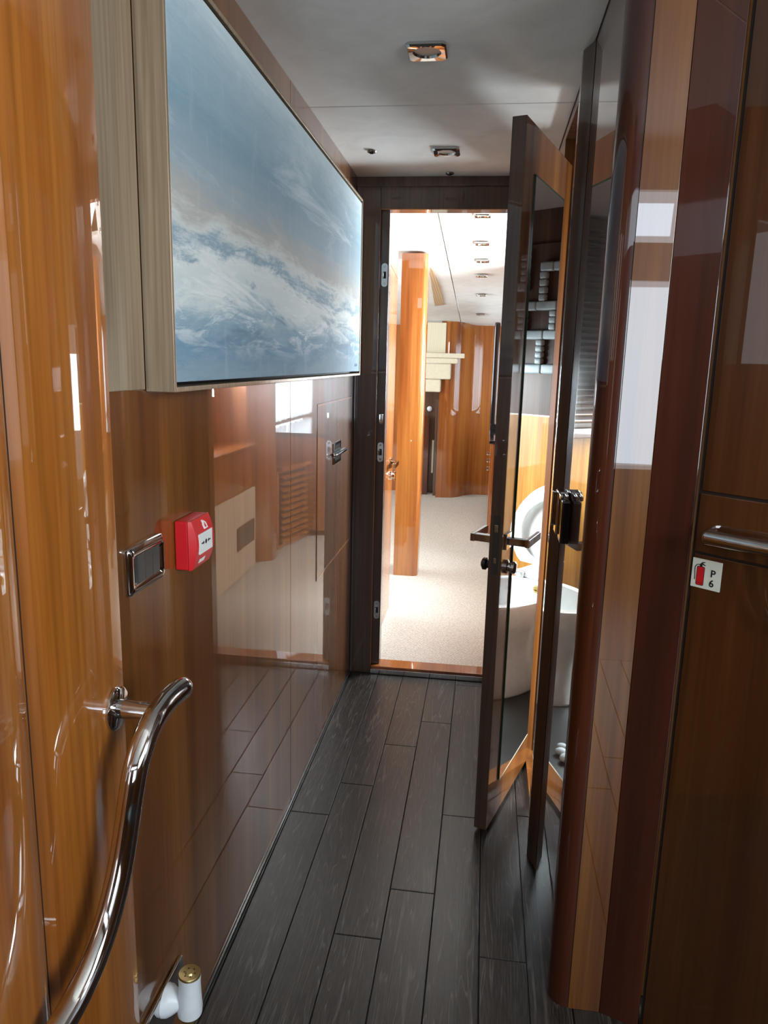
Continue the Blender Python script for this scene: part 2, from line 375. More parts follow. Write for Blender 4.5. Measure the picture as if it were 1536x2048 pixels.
def mat_rib(name, c1, c2, axis, freq):
    mt, nt, b = newmat(name); L = nt.links
    g = N(nt, 'ShaderNodeNewGeometry'); sp = N(nt, 'ShaderNodeSeparateXYZ'); L.new(g.outputs['Position'], sp.inputs[0])
    mu = N(nt, 'ShaderNodeMath', operation='MULTIPLY'); mu.inputs[1].default_value = freq; L.new(sp.outputs['XYZ'.index(axis)], mu.inputs[0])
    fr = N(nt, 'ShaderNodeMath', operation='FRACT'); L.new(mu.outputs[0], fr.inputs[0])
    r = ramp(nt, [(0.0, c2), (0.25, c1), (0.8, c1), (1.0, c2)]); L.new(fr.outputs[0], r.inputs[0]); L.new(r.outputs[0], b.inputs['Base Color'])
    b.inputs['Roughness'].default_value = 0.6
    return mt
M_RIBC = mat_rib('cream_ribbed', hexc(238, 232, 206), hexc(196, 186, 150), 'X', 80)
M_RIBB = mat_rib('tan_ribbed', hexc(196, 164, 124), hexc(150, 118, 84), 'X', 60)

XL, XR, ZC, YF = -0.521, 0.196, 2.0, 2.97

# ================================================================== FLOOR
floor = box('floor', (-0.56, -2.75, -0.06), (1.45, 3.0, -0.006), M_GAP, kind='structure')
tag(floor, 'dark oak plank floor running down the narrow corridor')
rows = [(-0.552, -0.5135, [2.97]), (-0.5105, -0.396, [1.938, 0.75]), (-0.394, -0.289, [2.112, 1.05]), (-0.287, -0.177, [2.378, 1.486, 0.5]),
        (-0.175, -0.064, [2.57, 1.657, 0.7]), (-0.062, 0.0495, [2.916, 1.997, 0.9]), (0.052, 0.156, [2.33, 1.471, 0.4]), (0.158, 0.2455, [2.03, 1.14])]
for i in range(7): rows.append((0.2475 + i*0.11, 0.3555 + i*0.11, [1.40 - 0.1*(i % 3), 0.3 + 0.2*(i % 2)]))
for x0, x1, js in rows:
    top = 2.962 if x0 < 0.2 else 1.47 if x0 < 0.3 else 1.40
    ys = [top] + [j for j in js if j < top - 0.02] + [-0.6]
    for a, b_ in zip(ys[:-1], ys[1:]):
        box('plank', (x0, b_ + 0.0012, -0.012), (x1, a - 0.0012, 0.0), M_PLANK, floor, bev=0.0012, seg=1)

# ================================================================== CEILING
ceiling = box('ceiling', (-0.60, 0.55, 2.014), (1.45, 3.02, 2.06), M_CEIL, kind='structure')
tag(ceiling, 'pale suede headlining panels over the corridor')
box('ceiling_panel', (-0.545, 0.55, 2.0), (0.1955, 2.1805, 2.014), M_CEIL, ceiling, bev=0.003)
box('ceiling_panel', (-0.545, 2.1835, 2.0), (0.1955, 2.972, 2.014), M_CEIL, ceiling, bev=0.003)
box('ceiling_panel', (0.197, 0.55, 2.0), (1.45, 1.37, 2.014), M_CEIL, ceiling, bev=0.003)

# ================================================================== LEFT WALL
wl = box('wall_left', (-0.57, 0.90, 0.0), (-0.5235, 2.975, 2.0), M_GAP, kind='structure')
tag(wl, 'glossy cherry veneer corridor wall on the left')
box('panel', (-0.5235, 0.90, 0.0), (XL, 1.9735, 2.0), M_CHERRY, wl, bev=0.0008)
def ring(name, Y0, Y1, Z0, Z1, y0, y1, z0, z1, xa, xb, mat, parent):
    bm = bmesh.new()
    for a, b_ in (((xa, Y0, Z0), (xb, Y1, z0)), ((xa, Y0, z1), (xb, Y1, Z1)), ((xa, Y0, z0), (xb, y0, z1)), ((xa, y1, z0), (xb, Y1, z1))): bbox(bm, a, b_)
    return finish(name, bm, mat, parent)
ring('panel', 1.9765, 2.972, 0.0, 2.0, 2.300, 2.908, 0.601, 1.182, -0.5235, XL, M_CHERRY, wl)
box('hatch_panel', (-0.5235, 2.304, 0.605), (XL + 0.0012, 2.904, 1.178), M_CHERRY, wl, bev=0.003)
ring('hatch_edging', 2.302, 2.906, 0.603, 1.180, 2.308, 2.902, 0.609, 1.174, -0.5225, XL + 0.0022, M_CHERRYL, wl)
tag(box('baseboard_left', (XL, 0.95, 0.0), (XL + 0.006, 2.968, 0.012), M_SMOKE, bev=0.001, kind='structure'), 'thin grey floor edging strip along the left wall')
# flush latch of the hatch
lt = empty('flush_latch', (XL, 2.61, 0.955))
tag(lt, 'small chrome flush latch on the square wall hatch', 'latch')
ltp = box('plate', (XL + 0.0005, 2.545, 0.956), (XL + 0.0055, 2.68, 1.032), M_CHROME, lt, bev=0.0015)
box('recess', (XL + 0.0055, 2.565, 0.966), (XL + 0.0062, 2.66, 1.022), M_SMOKE, ltp)
box('turn_lever', (XL + 0.006, 2.52, 0.988), (XL + 0.022, 2.715, 1.0), M_CHROME, lt, bev=0.004)

# left pilaster / cabinet side close to the camera (softly bulged)
def bulge(y0, y1, x, h, n=14, r=0.01):
    pts = [(-0.57, y1), (-0.57, y0)]
    for i in range(n + 1):
        t = i / n; y = y0 + (y1 - y0) * t
        e = min(1, min(y - y0, y1 - y) / r) if r else 1
        pts.append((x - 0.010 * (1 - math.sqrt(max(0, 1 - (1 - e) ** 2))) + h * 4 * t * (1 - t), y))
    return pts
wp = empty('wall_left_pilaster', (-0.53, 0.5, 0.0), 'structure')
tag(wp, 'glossy honey cherry pilaster at the left edge carrying the handrail')
prism('panel', bulge(0.722, 0.932, -0.488, 0.010, 26), 0.0, 2.05, M_CHERRYL, wp)
prism('panel', bulge(0.20, 0.716, -0.484, 0.014, 26), 0.0, 2.05, M_CHERRYL, wp)
box('joint', (-0.57, 0.714, 0.0), (-0.497, 0.724, 2.05), M_GAP, wp)

# ================================================================== PICTURE
pic = empty('framed_painting', (-0.50, 1.95, 1.264))
tag(pic, 'large blue grey abstract seascape in a champagne float frame', 'painting')
PX0, PX1, PY0, PY1, PZ0, PZ1 = XL + 0.0015, -0.472, 1.101, 2.812, 1.264, 1.887
ft = 0.008
box('frame_side', (PX0, PY0, PZ0), (PX1, PY0 + ft, PZ1), M_FRAME, pic, bev=0.0012)
box('frame_side', (PX0, PY1 - ft, PZ0), (PX1, PY1, PZ1), M_FRAME, pic, bev=0.0012)
box('frame_rail', (PX0, PY0 + ft, PZ0), (PX1, PY1 - ft, PZ0 + ft), M_FRAME, pic, bev=0.0012)
box('frame_rail', (PX0, PY0 + ft, PZ1 - ft), (PX1, PY1 - ft, PZ1), M_FRAME, pic, bev=0.0012)
box('shadow_gap', (PX0, PY0 + ft, PZ0 + ft), (-0.505, PY1 - ft, PZ1 - ft), M_GAP, pic)
canvas = box('canvas', (-0.505, PY0 + ft + 0.006, PZ0 + ft + 0.007), (-0.4745, PY1 - ft - 0.005, PZ1 - ft - 0.006), M_PAINT, pic, bev=0.0015)
MS = axes((-0.4744, 2.70, 1.302), (0, 1, 0), (0, 0, 1), (1, 0, 0))
for k, (y, h) in enumerate([(0.0, 0.010), (0.014, 0.007), (0.026, 0.010), (0.036, 0.010), (0.050, 0.006)]):
    plate2d('signature_stroke', [(y, -h/2), (y + 0.003, -h/2), (y + 0.007, h/2), (y + 0.004, h/2)], MS, 0, 0.0003, M_SMOKE, canvas)
box('frame_reflection_strip', (XL + 0.0012, 0.955, PZ0 + 0.004), (XL + 0.004, 1.094, PZ1), M_FRAME, pic, bev=0.0008)  # added pale strip standing in for the frame's reflection in the wall

# ================================================================== SWITCH + CALL POINT
sw = empty('switch_plate', (XL, 1.07, 0.96))
tag(sw, 'chrome rimmed light switch plate on the left wall beside the red call point', 'switch')
def dish(name, yc, zc, wy, hz, x0, mat, parent, depth=0.011):
    bm = bmesh.new(); rings = []
    for s, x in ((1.0, 0.0), (1.0, 0.005), (0.97, 0.008), (0.90, depth), (0.80, depth*0.95), (0.72, 0.006)):
        rings.append([bm.verts.new((x0 + x, yc + px_, zc + pz_)) for px_, pz_ in rrect(wy*s, hz*s if s > 0.9 else hz - wy*(1-s), 0.006)])
    n = len(rings[0])
    for a, b_ in zip(rings[:-1], rings[1:]):
        for k in range(n): bm.faces.new((a[k], a[(k+1) % n], b_[(k+1) % n], b_[k]))
    bm.faces.new(rings[0][::-1]); bm.faces.new(rings[-1])
    return finish(name, bm, mat, parent, True, 35)
dish('bezel', 1.069, 0.998, 0.122, 0.074, XL + 0.0005, M_CHROME, sw)
for k in range(3): box('rocker', (XL + 0.005, 1.069 - 0.0385 + k*0.0262, 0.976), (XL + 0.0105, 1.069 - 0.0385 + k*0.0262 + 0.0260, 1.020), M_SMOKE, sw, bev=0.0006)

cp = empty('fire_call_point', (XL, 1.235, 0.95))
tag(cp, 'red fire alarm call point box on the left wall under the painting', 'call point')
CY0, CY1, CZ0, CZ1 = 1.190, 1.280, 0.953, 1.040
box('back_box', (XL + 0.0008, CY0, CZ0), (XL + 0.026, CY1, CZ1), M_RED_P, cp, bev=0.003)
bm = bmesh.new(); ringsv = []
for i in range(9):
    t = i / 8; z = CZ0 + (CZ1 - CZ0) * t; x = XL + 0.030 + 0.010 * 4 * t * (1 - t)
    ringsv.append([bm.verts.new((XL + 0.0262, CY0 - 0.001, z)), bm.verts.new((x, CY0 + 0.004, z)), bm.verts.new((x, CY1 - 0.004, z)), bm.verts.new((XL + 0.0262, CY1 + 0.001, z))])
for a, b_ in zip(ringsv[:-1], ringsv[1:]):
    for k in range(4): bm.faces.new((a[k], a[(k+1) % 4], b_[(k+1) % 4], b_[k]))
bm.faces.new(ringsv[0][::-1]); bm.faces.new(ringsv[-1])
cover = finish('front_cover', bm, M_RED_P, cp, True, 30)
MC = axes((XL + 0.0402, 1.235, 0.997), (0, 1, 0), (0, 0, 1), (1, 0, 0))
glab = plate2d('glass_label', rrect(0.062, 0.036, 0.001), MC, -0.0015, 0.0004, M_LABEL, cp)
for s in (-1, 1):
    plate2d('arrow_mark', [(s*0.021, 0.0012), (s*0.013, 0.0012), (s*0.013, 0.0036), (s*0.0075, 0.0), (s*0.013, -0.0036), (s*0.013, -0.0012), (s*0.021, -0.0012)], MC, 0.0004, 0.0007, M_INK, glab)
plate2d('dot_mark', [(0.0042*math.cos(a*PI/8), 0.0042*math.sin(a*PI/8)) for a in range(16)], MC, 0.0004, 0.0007, M_INK, glab)
MC2 = axes((XL + 0.0352, 1.240, 1.0265), (0, 1, 0), (-0.42, 0, 0.907), (0.907, 0, 0.42))
plate2d('flame_house_mark', [(-0.008, -0.008), (0.009, -0.008), (0.009, 0.002), (0.0, 0.008), (-0.003, 0.0052), (-0.004, 0.009), (-0.0065, 0.009), (-0.006, 0.003), (-0.008, 0.001)], MC2, 0.0, 0.0012, M_LABEL, cover)
plate2d('flame_mark', [(-0.002, -0.006), (0.004, -0.005), (0.003, 0.0), (0.001, 0.004), (-0.001, 0.0), (-0.003, -0.002)], MC2, 0.0012, 0.0016, M_RED_P, cover)
MC3 = axes((XL + 0.0356, 1.222, 0.9655), (0, 1, 0), (0.40, 0, 0.917), (0.917, 0, -0.40))
for y, ww in ((-0.010, 0.006), (0.0, 0.008), (0.010, 0.004)): plate2d('maker_mark', [(y, -0.004), (y + ww, -0.004), (y + ww, 0.004), (y, 0.004)], MC3, 0.0, 0.001, M_LABEL, cover)

# ================================================================== HANDRAIL on the pilaster
hr = empty('handrail', (-0.45, 0.80, 0.55))
tag(hr, 'curved polished steel grab rail standing off the left pilaster', 'handrail')
XF = -0.4795
lathe('rosette', [(0, 0), (0.030, 0), (0.030, 0.004), (0.027, 0.006), (0, 0.006)], (XF, 0.886, 0.845), (1, 0, 0), M_CHROME, hr)
tube('standoff_post', [(XF + 0.005, 0.886, 0.845), (-0.418, 0.884, 0.844)], 0.0130, M_CHROME, hr, 24)
barp = [(-0.404, 0.952, 0.858), (-0.410, 0.920, 0.8555), (-0.414, 0.893, 0.851), (-0.416, 0.851, 0.838), (-0.418, 0.818, 0.806), (-0.421, 0.806, 0.770), (-0.424, 0.798, 0.735), (-0.428, 0.781, 0.681), (-0.432, 0.756, 0.634), (-0.436, 0.726, 0.600), (-0.440, 0.692, 0.578), (-0.444, 0.655, 0.565), (-0.448, 0.610, 0.555), (-0.452, 0.56, 0.548)]
sp_ = spline(barp, 6)
rads = [0.0158] * len(sp_); rads[0] = 0.006; rads[1] = 0.0122; rads[2] = 0.0148
tube('bar', sp_, rads, M_CHROME, hr, 28)
tube('standoff_post', [(XF - 0.006, 0.585, 0.551), (-0.446, 0.585, 0.551)], 0.0105, M_CHROME, hr, 20)
lathe('rosette', [(0, 0), (0.030, 0), (0.030, 0.004), (0.027, 0.006), (0, 0.006)], (XF - 0.0035, 0.585, 0.551), (1, 0, 0), M_CHROME, hr)

# ================================================================== COURTESY LAMP low on the left wall
cl = empty('wall_lamp', (XL, 1.07, 0.10))
tag(cl, 'small white and brass swivel lamp low on the left wall above the floor', 'lamp')
box('mounting_plate', (XL + 0.0005, 0.985, 0.115), (XL + 0.010, 1.150, 0.211), M_CHROME, cl, bev=0.003)
lathe('swivel_base', [(0, 0), (0.028, 0), (0.027, 0.008), (0.022, 0.016), (0.014, 0.026), (0.010, 0.034), (0, 0.034)], (XL + 0.0102, 1.068, 0.190), (1, 0, 0), M_WHITE, cl)
lathe('lamp_shade', [(0.0, 0.0), (0.0215, 0.0), (0.0225, 0.012), (0.0205, 0.036), (0.0192, 0.060), (0.0198, 0.078), (0.0, 0.078)], (-0.468, 1.072, 0.168), (0.02, 0, 1), M_WHITE, cl)
bcap = lathe('brass_cap', [(0.0, 0.0), (0.0196, 0.0), (0.0196, 0.003), (0.0186, 0.0045), (0.008, 0.0035), (0.006, 0.006), (0, 0.006)], (-0.4664, 1.072, 0.2465), (0.02, 0, 1), M_BRASS, cl)
lathe('brass_collar', [(0.0, 0.0), (0.015, 0.0), (0.017, 0.012), (0.0, 0.012)], (-0.4684, 1.072, 0.1555), (0.02, 0, 1), M_BRASS, cl)
for k in range(6): lathe('vent_hole', [(0.0, 0.0), (0.0012, 0.0), (0.0012, 0.0006), (0, 0.0006)], (-0.4663 + 0.010*math.cos(k*PI/3), 1.072 + 0.010*math.sin(k*PI/3), 0.2505), (0.02, 0, 1), M_INK, bcap, n=8)

# ================================================================== RIGHT WALL (between corridor and washroom)
wr = empty('wall_right', (0.22, 1.8, 0.0), 'structure')
tag(wr, 'high gloss dark veneer corridor wall beside the washroom door')
OY0, OY1, OZ = 2.090, 2.405, 1.97
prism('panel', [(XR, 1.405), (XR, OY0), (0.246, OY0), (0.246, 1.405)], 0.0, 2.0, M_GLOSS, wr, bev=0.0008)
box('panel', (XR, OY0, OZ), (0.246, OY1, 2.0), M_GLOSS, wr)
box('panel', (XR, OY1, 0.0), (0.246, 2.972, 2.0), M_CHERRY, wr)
box('threshold', (XR + 0.002, OY0, 0.0), (0.246, OY1, 0.014), M_CHERRYL, wr)
prism('architrave', [(XR - 0.0005, 1.786), (0.1755, 1.840), (0.1755, 1.868), (XR - 0.0005, 1.872)], 0.006, 1.9985, M_DARK, wr, bev=0.0012)

# rounded corner post and the angled panels on the right
wc = empty('wall_right_corner', (0.30, 1.35, 0.0), 'structure')
tag(wc, 'rounded mahogany corner and angled shade-darkened cherry panels on the right')
arc = []
for i in range(13):
    a = PI + (PI/2) * i / 12; arc.append((0.236 + 0.040*math.cos(a), 1.404 + 0.040*math.sin(a)))
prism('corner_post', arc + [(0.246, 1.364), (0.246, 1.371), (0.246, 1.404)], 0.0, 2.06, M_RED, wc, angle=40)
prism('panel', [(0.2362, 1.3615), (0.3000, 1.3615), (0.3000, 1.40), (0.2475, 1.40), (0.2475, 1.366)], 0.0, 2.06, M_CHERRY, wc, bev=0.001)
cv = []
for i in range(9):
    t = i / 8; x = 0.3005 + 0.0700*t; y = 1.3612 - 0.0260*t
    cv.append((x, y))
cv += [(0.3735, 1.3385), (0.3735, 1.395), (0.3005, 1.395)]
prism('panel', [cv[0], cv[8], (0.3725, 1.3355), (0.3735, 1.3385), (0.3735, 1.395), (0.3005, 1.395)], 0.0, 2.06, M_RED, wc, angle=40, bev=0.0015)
tdir = Vector((0.755, -0.656, 0)).normalized(); ndir = Vector((-0.656, -0.755, 0)).normalized()
ME = axes((0.3765, 1.3275, 0.0), tdir, (0, 0, 1), -ndir)       # local x along panel, y up, z into wall
box('joint', (-0.004, 0.0, 0.003), (1.30, 2.06, 0.04), M_GAP, wc, M=ME)
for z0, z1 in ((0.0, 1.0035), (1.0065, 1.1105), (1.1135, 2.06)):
    box('panel', (0.002, z0 + 0.0005, -0.003 if abs(z0 - 1.0065) < 1e-3 else 0.0), (1.30, z1 - 0.0005, 0.003), M_CHERRY_SHADE, wc, bev=0.002, M=ME)

rl = empty('towel_rail', tuple(ME @ Vector((0.2, 1.03, -0.03))))
tag(rl, 'short horizontal chrome rail on the dark panel above the extinguisher sticker', 'rail')
tube('bar', [ME @ Vector((x, 1.042 - 0.004*0, -0.032)) for x in (0.028, 0.032, 0.036, 0.5)], [0.006, 0.0115, 0.0130, 0.0130], M_CHROME, rl, 24)
for x in (0.11, 0.42): tube('bracket', [ME @ Vector((x, 1.042, -0.026)), ME @ Vector((x, 1.042, -0.0032))], 0.007, M_CHROME, rl, 16)

sg = empty('extinguisher_sign', tuple(ME @ Vector((0.028, 0.944, 0.0))))
tag(sg, 'square white sticker with red fire extinguisher symbol and P 6', 'sign')
MSG = axes(tuple(ME @ Vector((0.0275, 0.9695, -0.0003))), tdir, (0, 0, 1), ndir)
sgp = plate2d('plate', rrect(0.052, 0.052, 0.001, 2), MSG, 0, 0.0008, M_SIGN, sg)
plate2d('cylinder_outline', [(x - 0.0105, y - 0.0045) for x, y in rrect(0.0142, 0.0342, 0.0025)], MSG, 0.0008, 0.0010, M_INK, sgp)
plate2d('cylinder_symbol', [(x - 0.0105, y - 0.0045) for x, y in rrect(0.0122, 0.0322, 0.002)], MSG, 0.0010, 0.0013, M_RED_P, sgp)
plate2d('cylinder_base_line', [(-0.0165, -0.0175), (-0.0045, -0.0175), (-0.0045, -0.0168), (-0.0165, -0.0168)], MSG, 0.0013, 0.0015, M_INK, sgp)
plate2d('valve_symbol', [(-0.013, 0.0125), (-0.008, 0.0125), (-0.0085, 0.016), (-0.003, 0.0145), (-0.003, 0.016), (-0.008, 0.0185), (-0.0035, 0.0205), (-0.0035, 0.0215), (-0.009, 0.0205), (-0.0125, 0.0165)], MSG, 0.0008, 0.0013, M_INK, sgp)
hs = spline([(-0.0125, 0.0155, 0.0010), (-0.0175, 0.0145, 0.0010), (-0.0205, 0.010, 0.0010), (-0.0205, 0.002, 0.0010), (-0.0195, -0.008, 0.0010), (-0.0198, -0.0125, 0.0010)], 5)
tube('hose_symbol', [MSG @ p for p in hs], 0.0007, M_INK, sg, 6)
text('letter_p', 'P', 0.0175, MSG @ Matrix.Translation((0.0115, 0.0030, 0.0010)), M_INK, sgp)
text('digit_six', '6', 0.0175, MSG @ Matrix.Translation((0.0105, -0.0145, 0.0010)), M_INK, sgp)

# chrome door catch on the glossy wall
dc = empty('door_catch', (0.186, 1.66, 0.935))
tag(dc, 'chrome and black door catch box on the glossy wall right of the washroom door', 'door catch')
box('black_face_block', (0.1755, 1.602, 0.940), (XR - 0.0006, 1.655, 1.034), M_BLACK, dc, bev=0.004, seg=3)
box('chrome_body', (0.170, 1.6555, 0.948), (XR - 0.0006, 1.700, 1.046), M_CHROME, dc, bev=0.004, seg=3)
for k in range(2): box('chrome_fin', (0.1715 + k*0.012, 1.610, 1.0345), (0.1775 + k*0.012, 1.655, 1.045), M_CHROME, dc, bev=0.002)
box('strike_lip', (0.163, 1.7005, 0.960), (XR - 0.0006, 1.712, 1.040), M_CHROME, dc, bev=0.003)

# ================================================================== FAR WALL + saloon doorway
wf = empty('wall_far', (-0.15, 3.0, 0.0), 'structure')
tag(wf, 'dark walnut door surround at the far end of the corridor')
OL, OR_, OT = -0.430, 0.130, 1.885
box('architrave', (-0.560, YF, 0.0), (OL, 3.05, 2.0), M_DARK, wf, bev=0.0012)
box('architrave', (OR_, YF, 0.0), (0.260, 3.05, 2.0), M_DARK, wf, bev=0.0012)
box('header', (OL, YF + 0.001, OT), (OR_, 3.05, 2.0), M_DARK, wf, bev=0.0012)
box('header_cornice', (XL, YF - 0.006, 1.965), (0.195, YF, 1.9995), M_DARK, wf, bev=0.001)
box('rebate', (OL, YF + 0.022, 0.036), (-0.3965, 3.049, OT), M_DARK, wf, bev=0.001)
box('rebate', (OR_ - 0.03, YF + 0.022, 0.036), (OR_, 3.049, OT), M_DARK, wf, bev=0.001)
box('edge_bead', (OL - 0.003, YF - 0.003, 0.036), (OL + 0.001, YF + 0.0005, OT), M_CHERRYL, wf, bev=0.0008)
box('edge_bead', (OL, YF - 0.002, OT - 0.002), (OR_, YF + 0.0012, OT + 0.002), M_CHERRYL, wf, bev=0.0008)
tag(box('trim_1', (-0.52, YF - 0.0072, 0.0), (-0.509, YF - 0.0002, 1.964), M_DARK, bev=0.001, kind='structure'), 'slim dark corner bead between left wall and far door frame')
ts = empty('trim_2', (-0.15, 3.0, 0.0), 'structure'); tag(ts, 'raised polished wooden door sill before the carpet')
box('sill_board', (OL, YF - 0.004, 0.0), (OR_, 3.05, 0.034), M_SHELF, ts, bev=0.003)
box('sill_edge', (OL, YF - 0.009, 0.002), (OR_, YF - 0.0045, 0.022), M_CHROME, ts, bev=0.001)
for k, (z, h) in enumerate(((1.647, 0.088), (0.954, 0.080), (0.279, 0.080))):
    kp = empty('keep_plate', (-0.413, YF + 0.02, z - h/2))
    tag(kp, ['steel keep plate high on the dark far door jamb', 'steel keep plate at lock height on the dark far door jamb', 'steel keep plate low on the dark far door jamb'][k], 'keep plate', 'keep plates on the far door jamb')
    MK = axes((-0.4125, YF + 0.0218, z), (1, 0, 0), (0, 0, 1), (0, -1, 0))
    kpp = plate2d('plate', rrect(0.024, h, 0.0115, 6), MK, 0, 0.0015, M_STEEL, kp)
    plate2d('bolt_opening', rrect(0.012, 0.026, 0.002), MK, 0.0015, 0.0019, M_INK, kpp)
    box('striker_tongue', (-0.420, YF + 0.008, z - 0.012), (-0.414, YF + 0.0198, z + 0.010), M_CHROME, kp, bev=0.0015)
    for s in (-1, 1): lathe('screw', [(0, 0), (0.0035, 0), (0.0028, 0.001), (0, 0.001)], (-0.4125, YF + 0.0203, z + s*h*0.36), (0, -1, 0), M_CHROME, kpp, n=10)
hk = empty('hook_catch', (-0.412, YF + 0.02, 1.066)); tag(hk, 'small chrome hook catch between the jamb keep plates', 'catch')
box('block', (-0.421, YF + 0.006, 1.068), (-0.403, YF + 0.0215, 1.110), M_CHROME, hk, bev=0.003)
tube('hook', [(-0.418, YF + 0.004, 1.075), (-0.412, YF - 0.004, 1.072), (-0.406, YF + 0.002, 1.080)], 0.003, M_CHROME, hk, 10)

# ================================================================== SALOON shell
fs = box('floor_saloon', (-2.8, 3.051, -0.05), (1.0, 7.7, 0.006), M_CARPET, kind='structure'); tag(fs, 'beige loop carpet in the bright saloon')
def quadslab(name, pts, th, mat, parent=None, kind=None):
    bm = bmesh.new(); lo = [bm.verts.new(p) for p in pts]; hi = [bm.verts.new((p[0], p[1], p[2] + th)) for p in pts]; n = len(pts)
    for i in range(n): bm.faces.new((lo[i], lo[(i+1) % n], hi[(i+1) % n], hi[i]))
    bm.faces.new(lo[::-1]); bm.faces.new(hi); return finish(name, bm, mat, parent, kind=kind)
zc = lambda y: 1.945 - 0.087*(y - 4.45)
cs = empty('ceiling_saloon', (-0.8, 5.0, 1.7), 'structure'); tag(cs, 'sloping off white saloon headlining in panels with thin joints')
seams = [3.045, 3.95, 4.83, 6.30, 7.7]
def cpanel(x0, x1, a2, b2): quadslab('ceiling_panel', [(x0, a2, zc(a2)), (x1, a2, zc(a2)), (x1, b2, zc(b2)), (x0, b2, zc(b2))], 0.02, M_CEILS, cs)
for a, b_ in zip(seams[:-1], seams[1:]):
    a2, b2 = a + 0.003, b_ - 0.003
    if a < 4.0:      # opening on the right for the added overhead light
        h0, h1 = max(a2, 3.45), min(b2, 4.35)
        cpanel(-0.262, 0.115, a2, b2); cpanel(0.625, 1.0, a2, b2)
        if h0 > a2: cpanel(0.115, 0.625, a2, h0)
        if h1 < b2: cpanel(0.115, 0.625, h1, b2)
    else: cpanel(-0.262, 1.0, a2, b2)
    cpanel(-2.8, -0.268, a2, b2)
quadslab('ceiling_backing', [(-2.9, 3.0, 2.14), (1.1, 3.0, 2.14), (1.1, 7.8, 1.95), (-2.9, 7.8, 1.95)], 0.03, M_CEILS, cs)
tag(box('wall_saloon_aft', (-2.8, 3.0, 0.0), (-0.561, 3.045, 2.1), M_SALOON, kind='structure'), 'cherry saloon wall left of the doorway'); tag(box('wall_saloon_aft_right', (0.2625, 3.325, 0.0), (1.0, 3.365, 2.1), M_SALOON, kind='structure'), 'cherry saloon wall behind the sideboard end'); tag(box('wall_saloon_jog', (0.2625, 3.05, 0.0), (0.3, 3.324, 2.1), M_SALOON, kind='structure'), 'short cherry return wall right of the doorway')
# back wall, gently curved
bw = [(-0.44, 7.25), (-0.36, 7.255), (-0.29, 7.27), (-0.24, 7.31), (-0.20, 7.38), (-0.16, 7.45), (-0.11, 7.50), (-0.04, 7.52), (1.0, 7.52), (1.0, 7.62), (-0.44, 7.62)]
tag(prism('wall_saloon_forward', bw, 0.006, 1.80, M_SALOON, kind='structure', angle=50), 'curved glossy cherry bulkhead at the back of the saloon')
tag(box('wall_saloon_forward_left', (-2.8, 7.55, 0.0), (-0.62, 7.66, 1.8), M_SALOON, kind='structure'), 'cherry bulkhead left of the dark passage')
# right hull wall with curtained window and an opening for the added light
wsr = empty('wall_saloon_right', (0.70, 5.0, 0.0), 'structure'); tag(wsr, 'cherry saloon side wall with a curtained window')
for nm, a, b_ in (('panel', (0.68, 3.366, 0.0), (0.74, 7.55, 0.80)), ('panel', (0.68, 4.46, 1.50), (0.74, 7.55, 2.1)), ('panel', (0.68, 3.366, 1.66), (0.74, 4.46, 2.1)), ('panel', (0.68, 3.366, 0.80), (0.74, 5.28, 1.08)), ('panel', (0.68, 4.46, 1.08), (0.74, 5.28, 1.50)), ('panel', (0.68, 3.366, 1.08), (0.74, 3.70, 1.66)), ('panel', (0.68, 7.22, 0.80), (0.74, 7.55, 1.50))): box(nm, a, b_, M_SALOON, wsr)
# left hull wall with a band of windows
wsl = empty('wall_saloon_left', (-2.7, 5.0, 0.0), 'structure'); tag(wsl, 'saloon side wall with long windows out of direct sight')
for a, b_ in (((-2.74, 3.0, 0.0), (-2.68, 7.6, 0.85)), ((-2.74, 3.0, 1.75), (-2.68, 7.6, 2.1)), ((-2.74, 3.0, 0.85), (-2.68, 3.5, 1.75)), ((-2.74, 6.5, 0.85), (-2.68, 7.6, 1.75))): box('panel', a, b_, M_SALOON, wsl)

# saloon spotlights
def downlight(name, x, y, z, s, label, group, rect=1.0):
    t = empty(name, (x, y, z)); tag(t, label, 'downlight', group)
    bm = bmesh.new(); n = 32; rings = []
    def sq(k, h):
        a = 2*PI*k/n + PI/n; c, s_ = math.cos(a), math.sin(a); q = 1/max(abs(c), abs(s_)); return (c*q*h, s_*q*h)
    prof = [('s', 0.50, -0.0005), ('s', 0.50, -0.006), ('s', 0.46, -0.010), ('c', 0.36, -0.008), ('c', 0.33, -0.003)]
    for kd, r, h in prof:
        rings.append([bm.verts.new((x + (sq(k, r*s)[0] if kd == 's' else r*s*math.cos(2*PI*k/n + PI/n)), y + (sq(k, r*s)[1] if kd == 's' else r*s*math.sin(2*PI*k/n + PI/n)), z + h)) for k in range(n)])
    for a, b_ in zip(rings[:-1], rings[1:]):
        for k in range(n): bm.faces.new((a[k], a[(k+1) % n], b_[(k+1) % n], b_[k]))
    bz = finish('bezel', bm, M_CHROME, t, True, 30)
    lathe('lens', [(0, 0), (0.335*s, 0), (0.335*s, 0.002), (0, 0.002)], (x, y, z - 0.0034), (0, 0, 1), M_LENS, t)
    return t
downlight('downlight', -0.167, 1.814, 2.0, 0.088, 'square chrome downlight in the corridor ceiling nearest the camera', 'corridor ceiling downlights')
downlight('downlight', -0.167, 2.621, 2.0, 0.088, 'square chrome downlight in the corridor ceiling near the far door', 'corridor ceiling downlights')
for k, (x, y) in enumerate([(-0.055, 3.727), (-0.058, 4.263), (-0.055, 4.682), (-0.065, 5.116), (-0.067, 5.823), (-0.079, 6.77)]):
    t = downlight('downlight', x, y, zc(y) - 0.003, 0.082, ['first', 'second', 'third', 'fourth', 'fifth', 'sixth'][k] + ' chrome downlight of the saloon ceiling row, counted from the doorway', 'saloon ceiling downlights')
